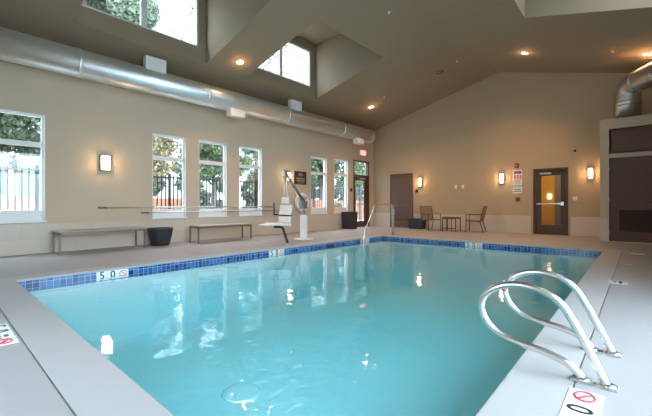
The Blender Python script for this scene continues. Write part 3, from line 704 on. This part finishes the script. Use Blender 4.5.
ch = MB(); ch.hexa([(-0.24,-1.00,0.52),(0.24,-1.00,0.52),(0.24,-0.95,0.50),(-0.24,-0.95,0.50),(-0.24,-0.93,0.98),(0.24,-0.93,0.98),(0.24,-0.88,0.98),(-0.24,-0.88,0.98)])
ch.build('backrest', M['plastic'], t, bevel=0.02, seg=3)
MB().hexa([(-0.24,-1.46,0.46),(0.24,-1.46,0.46),(0.24,-0.93,0.42),(-0.24,-0.93,0.42),(-0.24,-1.46,0.52),(0.24,-1.46,0.52),(0.24,-0.93,0.50),(-0.24,-0.93,0.50)]).build('seat', M['plastic'], t, bevel=0.02, seg=3)
MB().hexa([(-0.17,-1.70,0.46),(0.17,-1.70,0.46),(0.17,-1.46,0.45),(-0.17,-1.46,0.45),(-0.17,-1.70,0.49),(0.17,-1.70,0.49),(0.17,-1.46,0.50),(-0.17,-1.46,0.50)]).build('leg_rest', M['plastic'], t, bevel=0.01)
for s_ in (-1, 1):
    MB().tube(fillet([(s_*0.26, -0.97, 0.72), (s_*0.26, -1.12, 0.72), (s_*0.26, -1.12, 1.04)] if s_ < 0 else [(s_*0.26, -0.95, 0.70), (s_*0.26, -1.38, 0.72)], 0.03), 0.020, 10).build('armrest', M['black'], t)
MB().tube(fillet([(0.10, -1.42, 0.42), (0.16, -1.18, 0.40), (0.42, -1.24, 0.02)], 0.08, 5), 0.032, 10).build('footrest_strut', M['black'], t)
MB().tube([(-0.24, -0.925, 0.76), (0.24, -0.925, 0.76)], 0.012, 8).build('seat_belt', M['black'], t)

for c_ in t.children:
    if c_.name.split('.')[0] in ('backrest', 'seat', 'leg_rest', 'armrest', 'footrest_strut', 'seat_belt'): c_.data.transform(Matrix.Translation((0, 0.24, 0)))
# life ring on the wall under the sign
t = thing('life_ring', 'white ring buoy hung on the wall behind the pool lift', 'life ring', (XL+0.09, 8.98, 1.07))
c = [(0, 0.27*math.cos(2*PI*k/36), 0.27*math.sin(2*PI*k/36)) for k in range(36)]
MB().tube(c, 0.075, 16, closed=True).build('ring', M['white'], t)
for k in range(4):
    a0 = PI/4 + k*PI/2
    MB().tube([(0, 0.27*math.cos(a0+q), 0.27*math.sin(a0+q)) for q in (-0.12, -0.06, 0, 0.06, 0.12)], 0.078, 16).build('band', M['satin'], t)
c = [(0.03, (0.335+0.02*math.cos(4*2*PI*k/48))*math.cos(2*PI*k/48), (0.335+0.02*math.cos(4*2*PI*k/48))*math.sin(2*PI*k/48)) for k in range(48)]
MB().tube(c, 0.008, 6, closed=True).build('grab_line', M['white'], t)
MB().tube([(-0.075, 0, 0.17), (0.02, 0, 0.17), (0.02, 0, 0.185)], 0.012, 8).build('wall_hook', M['satin'], t)

# rescue poles on the left wall
def pole(label, y0, y1, z, xo):
    t = thing('rescue_pole', label, 'pole', (XL+xo, (y0+y1)/2, z), 0, None); L = (y1-y0)/2
    MB().cyl((0, -L, 0), (0, L, 0), 0.014, 10).build('shaft', M['satin'], t)
    MB().cyl((0, -L-0.015, 0), (0, -L+0.16, 0), 0.019, 10).build('grip', M['grey_metal'], t)
    for y in (-L*0.93, -L*0.0, L*0.84): MB().box(-xo, 0.01, y-0.012, y+0.012, -0.04, -0.013).build('wall_hook', M['satin'], t)
pole('upper thin rescue pole hung level along the left wall, passing the windows', 2.58, 7.72, 0.93, 0.07)
pole('lower thin rescue pole hung level along the left wall, passing the windows', 3.50, 8.02, 0.80, 0.07)

# ------------------------------------------------------------------ wall signs and devices
t = thing('exit_sign', 'small red lit EXIT sign above the glazed exit door', 'exit sign', (XL, 12.80, 3.28))
MB().box(0, 0.05, -0.20, 0.20, -0.12, 0.12).build('housing', M['white'], t, bevel=0.006)
MB().box(0.05, 0.056, -0.18, 0.18, -0.10, 0.10).build('face', M['exit_face'], t)
MB().text('EXIT', 0.19, (0.059, 0, 0), (0, 1, 0), (0, 0, 1), 0.004, bold=0.004).build('lettering', M['exit_red'], t)
t = thing('wall_sign', 'dark brown square sign with pale oval, above the ring buoy', 'sign', (XL, 8.97, 1.955))
MB().box(0, 0.02, -0.30, 0.30, -0.235, 0.235).build('board', M['sign'], t, bevel=0.004)
k = MB(); k.tube([(0.022, 0.12*math.cos(2*PI*i/24), 0.12+0.045*math.sin(2*PI*i/24)) for i in range(24)], 0.008, 6, closed=True)
k.box(0.02, 0.024, -0.08, 0.08, 0.108, 0.132); k.build('oval_emblem', M['sign_light'], t)
k = MB(); k.box(0.02, 0.024, -0.20, 0.20, -0.035, 0.0); k.box(0.02, 0.024, -0.20, 0.20, -0.105, -0.075)
for j in range(2): k.box(0.02, 0.023, -0.16, 0.16, -0.15-0.035*j, -0.14-0.035*j)
k.build('lettering', M['sign_light'], t)
def box_thing(name, label, cat, b, m, bevel=0.004): return tag(MB().box(*b).build(name, m, bevel=bevel), label, cat)
t = thing('rules_sign', 'white notice with red blocks beside the yellow lit door', 'sign', (-3.185, YB, 1.94))
MB().box(-0.145, 0.145, -0.012, 0, -0.27, 0.27).build('board', M['white_tile'], t, bevel=0.003)
k = MB(); k.box(-0.11, 0.12, -0.015, -0.012, 0.13, 0.22); k.build('dark_heading', mat('violet_grey_ink', (0.16, 0.12, 0.22), 0.5), t)
k = MB()
for a, b in ((-0.11, -0.04), (-0.02, 0.05), (0.07, 0.13)): k.box(a, b, -0.015, -0.012, -0.06, 0.09)
k.build('red_blocks', M['pink'], t)
k = MB()
for j in range(5): k.box(-0.12, 0.12-0.03*(j % 2), -0.014, -0.012, -0.10-0.032*j, -0.09-0.032*j)
k.build('text_lines', M['ink'], t)
t = thing('notice_sign', 'smaller white notice hung below the red and white one', 'sign', (-3.185, YB, 1.505))
MB().box(-0.145, 0.145, -0.012, 0, -0.115, 0.115).build('board', M['white_tile'], t, bevel=0.003)
MB().text('NO LIFEGUARD', 0.036, (0, -0.013, 0.07), (1, 0, 0), (0, 0, 1)).build('heading', M['green_ink'], t)
k = MB(); k.box(-0.10, 0.10, -0.015, -0.012, 0.0, 0.03); k.box(-0.12, 0.12, -0.015, -0.012, -0.06, -0.03); k.build('symbols', M['green_ink'], t)
t = thing('alarm_strobe', 'red fire alarm strobe above the white notice', 'alarm', (-3.20, YB, 2.36))
MB().box(-0.07, 0.07, -0.03, 0, -0.08, 0.08).build('housing', M['alarm'], t, bevel=0.01)
MB().lathe([(0, 0), (0.05, 0), (0.045, 0.03), (0.03, 0.045), (0, 0.05)], (0, 0, 0), 20).xf(Matrix.Translation((0, -0.03, -0.015)) @ Matrix.Rotation(PI/2, 4, 'X')).build('horn', M['alarm'], t)
MB().box(-0.02, 0.02, -0.085, -0.075, -0.03, 0.0).build('strobe_lens', M['white_tile'], t)
box_thing('pull_station', 'small rust brown pull box below the white notices', 'alarm', (-3.23, -3.11, YB-0.05, YB, 1.12, 1.24), M['brown_box'], 0.008)
box_thing('card_reader', 'small black reader right of the tall brown door', 'card reader', (-7.06, -6.95, YB-0.03, YB, 1.50, 1.62), M['black'], 0.006)
box_thing('door_button', 'small black button box beside the glazed exit door on left wall', 'button', (XL, XL+0.04, 11.93, 12.04, 1.55, 1.68), M['black'], 0.006)
box_thing('thermostat', 'small white thermostat above the chairs, the left of the pair', 'thermostat', (-5.39, -5.30, YB-0.03, YB, 1.61, 1.75), M['white'], 0.008)
box_thing('thermostat', 'small white thermostat above the chairs, the right of the pair', 'thermostat', (-5.12, -5.03, YB-0.03, YB, 1.61, 1.75), M['white'], 0.008)
t = thing('light_switch', 'white switch plate right of the yellow lit door', 'switch', (-1.53, YB, 1.19))
MB().box(-0.06, 0.06, -0.008, 0, -0.06, 0.06).build('plate', M['white'], t, bevel=0.003)
MB().box(-0.015, 0.015, -0.016, -0.008, -0.03, 0.03).build('toggle', M['white'], t, bevel=0.003)
t = thing('dome_camera', 'small white dome camera high between door and closet', 'camera', (-1.53, YB, 2.70))
MB().lathe([(0, 0), (0.06, 0), (0.06, 0.03), (0, 0.03)], (0, 0, 0), 20).xf(Matrix.Rotation(PI/2, 4, 'X')).build('mount', M['white'], t)
MB().lathe([(0.045, 0.03), (0.04, 0.055), (0.02, 0.075), (0, 0.08)], (0, 0, 0), 20).xf(Matrix.Rotation(PI/2, 4, 'X')).build('dome', M['black'], t)

# ================================================================== OUTDOORS
mb = MB()
for a, b, c, d in cells([-60, XL-WT, XR+WT, 30], [-30, YN-WT, 16.1, 60], [(XL-WT, XR+WT, YN-WT, 16.1)]): mb.box(a, b, c, d, -0.25, -0.05)
struct(mb.build('ground', M['ground'], normals=False), 'pale paved ground outdoors')
# picket fence
t = thing('picket_fence', 'black metal picket fence outside the left windows', 'fence', (-10.9, 0, -0.05))
MB().box(-0.02, 0.02, -2.0, 18.5, 1.86, 1.90).build('top_rail', M['fence'], t); MB().box(-0.02, 0.02, -2.0, 18.5, 0.12, 0.16).build('bottom_rail', M['fence'], t)
k = MB(); y = -2.0
while y < 18.5: k.box(-0.014, 0.014, y-0.014, y+0.014, 0.0, 1.95); y += 0.125
tag(k.build('pickets', M['fence'], t), kind='stuff')
for y in (-1.5, 1.78, 5.0, 8.3, 11.5, 15.0): MB().box(-0.032, 0.032, y-0.032, y+0.032, 0, 2.0).build('post', M['fence'], t)
# brick garden walls
tag(MB().box(-14.6, -14.3, -3, 7.2, -0.05, 1.25).build('brick_wall', M['terracotta'], bevel=0.01), 'low terracotta brick wall beyond the fence, seen through the left windows', 'wall')
tag(MB().box(-14.6, -14.3, 13.2, 22, -0.05, 1.25).build('brick_wall', M['terracotta'], bevel=0.01), 'low terracotta brick wall beyond the fence, seen through the far windows', 'wall')
# pale screen panels beyond the brick wall
def screen(label, y0, y1):
    t = thing('screen_panel', label, 'panel', (-15.6, (y0+y1)/2, -0.05), 0, 'pale blue screens outside'); w = (y1-y0)/2
    MB().box(-0.02, 0.02, -w, w, 0.3, 2.62).build('panel', M['pale_blue'], t); MB().box(-0.04, 0.04, -w, w, 2.62, 2.68).build('cap', M['white'], t)
    for y in (-w, w): MB().box(-0.05, 0.05, y-0.05, y+0.05, 0, 2.7).build('post', M['bark'], t)
screen('pale blue screen at the left frame edge, through the big window', 0.0, 1.72)
screen('pale blue screen right of the dark trunk, through the big window', 2.08, 3.9)

def foliage(n, fn, size, seed):
    rnd = random.Random(seed); vs, fs = [], []
    for i in range(n):
        p = fn(rnd); a = Vector((rnd.gauss(0,1), rnd.gauss(0,1), rnd.gauss(0,1))).normalized(); b = a.orthogonal().normalized()
        s = size*(0.6+0.8*rnd.random()); k = len(vs); a = a*s; b = b*s*0.55
        vs += [p-a, p+b, p+a, p-b]; fs.append((k, k+1, k+2, k+3))
    me = bpy.data.meshes.new('crown'); me.from_pydata([tuple(v) for v in vs], [], fs); return me
def blob_fn(blobs):
    def fn(r):
        cx, cy, cz, R = r.choice(blobs)
        v = Vector((r.gauss(0,1), r.gauss(0,1), r.gauss(0,1))).normalized()*(R*(0.55+0.45*r.random()))
        return Vector((cx+v.x, cy+v.y, cz+v.z*0.8))
    return fn
def leafy_tree(label, x, y, hgt, rad, m, n, seed, size=0.10, cat='tree', base=0.35, name='leafy_tree'):
    t = thing(name, label, cat, (x, y, -0.05), 0, 'trees outside')
    r = random.Random(seed); tr = MB()
    tr.tube(smooth_path([(0,0,0), (0.05,0.04,hgt*0.3), (-0.05,0.02,hgt*0.6), (0,0,hgt*0.85)], 4), lambda u: 0.03+0.022*hgt*(1-u), 8)
    bl = []
    for k in range(20):
        a = r.random()*2*PI; z = hgt*(base+(0.95-base)*r.random()); q = rad*(0.15+0.60*r.random())
        bl.append((q*math.cos(a), q*math.sin(a), z, rad*(0.28+0.2*r.random())))
        tr.tube([(0, 0, z*0.72), (q*math.cos(a), q*math.sin(a), z)], lambda u: 0.01+0.03*(1-u), 5)
    tr.build('trunk', M['bark'], t)
    me = foliage(n, blob_fn(bl), size, seed); me.materials.append(m)
    o = bpy.data.objects.new('crown', me); COL.objects.link(o); o.parent = t; o['kind'] = 'stuff'
    return t
def conifer(label, x, y, hgt, rad, n, seed):
    t = thing('conifer_tree', label, 'tree', (x, y, -0.05), 0, 'trees outside')
    MB().tube([(0,0,0), (0,0,hgt*0.97)], lambda u: 0.05+0.02*hgt*(1-u), 8).build('trunk', M['bark'], t)
    def fn(r):
        while True:
            u = r.random(); 
            if r.random() < (1-u)+0.1: break
        tier = 0.72+0.28*abs(math.sin(u*hgt*2.2)); a = r.random()*2*PI; q = rad*(1-u*0.93)*tier*math.sqrt(r.random())
        return Vector((q*math.cos(a), q*math.sin(a), hgt*(0.12+0.88*u)-q*0.25))
    me = foliage(n, fn, 0.20, seed); me.materials.append(M['leaf_pale'])
    o = bpy.data.objects.new('crown', me); COL.objects.link(o); o.parent = t; o['kind'] = 'stuff'
    return t
def bare_tree(label, x, y, hgt, seed):
    t = thing('bare_tree', label, 'tree', (x, y, -0.05), 0, 'trees outside'); r = random.Random(seed); mb = MB()
    def grow(p, d, L, rad, lv):
        q = p + d*L; mb.tube([p, (p+q)/2 + Vector((r.gauss(0,1), r.gauss(0,1), 0))*L*0.04, q], lambda u: rad*(1-0.4*u), 5)
        if lv == 0: return
        for k in range(3 if lv > 1 else 4):
            nd = (d + Vector((r.gauss(0,0.5), r.gauss(0,0.5), r.gauss(0.1,0.25)))).normalized(); grow(q if k else p+d*L*0.7, nd, L*0.68, rad*0.66, lv-1)
    grow(Vector((0,0,0)), Vector((0,0,1)), hgt*0.33, 0.30, 5)
    mb.build('branches', M['pale_bark'], t)
    me = foliage(16000, lambda q: Vector((q.gauss(0, 1.9), q.gauss(0, 1.9), hgt*(0.35+0.6*q.random()))), 0.11, seed); me.materials.append(M['twig'])
    o = bpy.data.objects.new('twigs', me); COL.objects.link(o); o.parent = t; o['kind'] = 'stuff'
leafy_tree('dark green tree filling the top of the big left window', -19.0, 1.9, 7.6, 2.4, M['leaf_dark'], 9000, 11)
leafy_tree('dark green tree at the left frame edge outside', -19.4, -2.9, 6.8, 2.3, M['leaf_dark'], 7000, 12)
leafy_tree('tan leaved tree behind the first narrow window', -18.6, 6.8, 6.8, 2.3, M['leaf_autumn'], 9000, 13)
leafy_tree('green tree behind the second narrow window', -19.0, 11.3, 7.2, 2.2, M['leaf_mid'], 9000, 14)
leafy_tree('tan leaved tree behind the third narrow window', -18.6, 15.8, 6.8, 2.2, M['leaf_autumn'], 8000, 15)
leafy_tree('dark green tree behind the fourth narrow window', -18.6, 20.4, 7.0, 2.3, M['leaf_dark'], 8000, 16)
leafy_tree('mid green tree behind the fifth narrow window', -18.6, 25.0, 7.0, 2.3, M['leaf_mid'], 8000, 17)
leafy_tree('green tree behind the glazed exit door', -17.6, 29.8, 6.8, 2.3, M['leaf_mid'], 7000, 18)
leafy_tree('tall grey green tree behind the nearer dormer window, filling its left pane', -31.5, 8.0, 25, 5.6, M['leaf_pale'], 60000, 21, 0.17, 'tree', 0.35, 'tall_tree')
bare_tree('pale bare tree behind the left pane of the farther dormer window', -31, 22.5, 25, 31)
bare_tree('pale bare tree behind the right pane of the farther dormer window', -38, 38.5, 30, 32)
for i in range(14):
    y = -4.5 + i*2.9
    leafy_tree('grey green evergreen in the distant row behind the windows', -24.6 - 0.3*(i % 2), y, 5.4 + 0.5*((i*7) % 3), 1.35, M['leaf_pale'], 3500, 60+i, 0.17, 'tree', 0.06, 'evergreen_tree')['group'] = 'distant evergreen row'
for i, (x, y, h) in enumerate(((-12.6, 6.6, 1.0), (-12.5, 9.0, 0.9), (-12.7, 15.2, 1.1))):
    leafy_tree(['low green shrub outside the first narrow window', 'low green shrub outside the second narrow window', 'low green shrub outside the fourth narrow window'][i], x, y, h, 0.5, M['leaf_mid'], 1200, 40+i, 0.05, 'shrub', 0.2, 'garden_shrub')['group'] = 'shrubs outside'

# ================================================================== LIGHT
w = bpy.data.worlds.new('World'); SC.world = w; w.use_nodes = True; nt = w.node_tree
bg = nt.nodes['Background']; tc = nt.nodes.new('ShaderNodeTexCoord'); mp = nt.nodes.new('ShaderNodeSeparateXYZ'); cr = nt.nodes.new('ShaderNodeValToRGB')
nt.links.new(tc.outputs['Generated'], mp.inputs[0]); nt.links.new(mp.outputs['Z'], cr.inputs[0])
cr.color_ramp.elements[0].color = (0.31, 0.37, 0.44, 1); cr.color_ramp.elements[1].color = (0.92, 1.12, 1.35, 1)
nt.links.new(cr.outputs[0], bg.inputs['Color']); # an overcast sky that is brighter on the side where the veiled sun stands (+x)
mm = nt.nodes.new('ShaderNodeMath'); mm.operation = 'MULTIPLY_ADD'; mm.inputs[1].default_value = 3.7; mm.inputs[2].default_value = 6.4
nt.links.new(mp.outputs['X'], mm.inputs[0]); nt.links.new(mm.outputs[0], bg.inputs['Strength'])

# ================================================================== CAMERA
cam = bpy.data.cameras.new('Camera'); co = bpy.data.objects.new('Camera', cam); COL.objects.link(co)
co.location = (0, 0, 1.0); co.rotation_euler = (PI/2, 0, 0.7244)
cam.sensor_width = 36; cam.lens = 353.93/652*36; cam.shift_y = -3.56/652; cam.clip_start = 0.02; cam.clip_end = 300
SC.camera = co
SC.view_settings.view_transform = 'Standard'; SC.view_settings.look = 'None'; SC.view_settings.gamma = 1; SC.view_settings.exposure = 1.36
SC.view_settings.use_curve_mapping = False
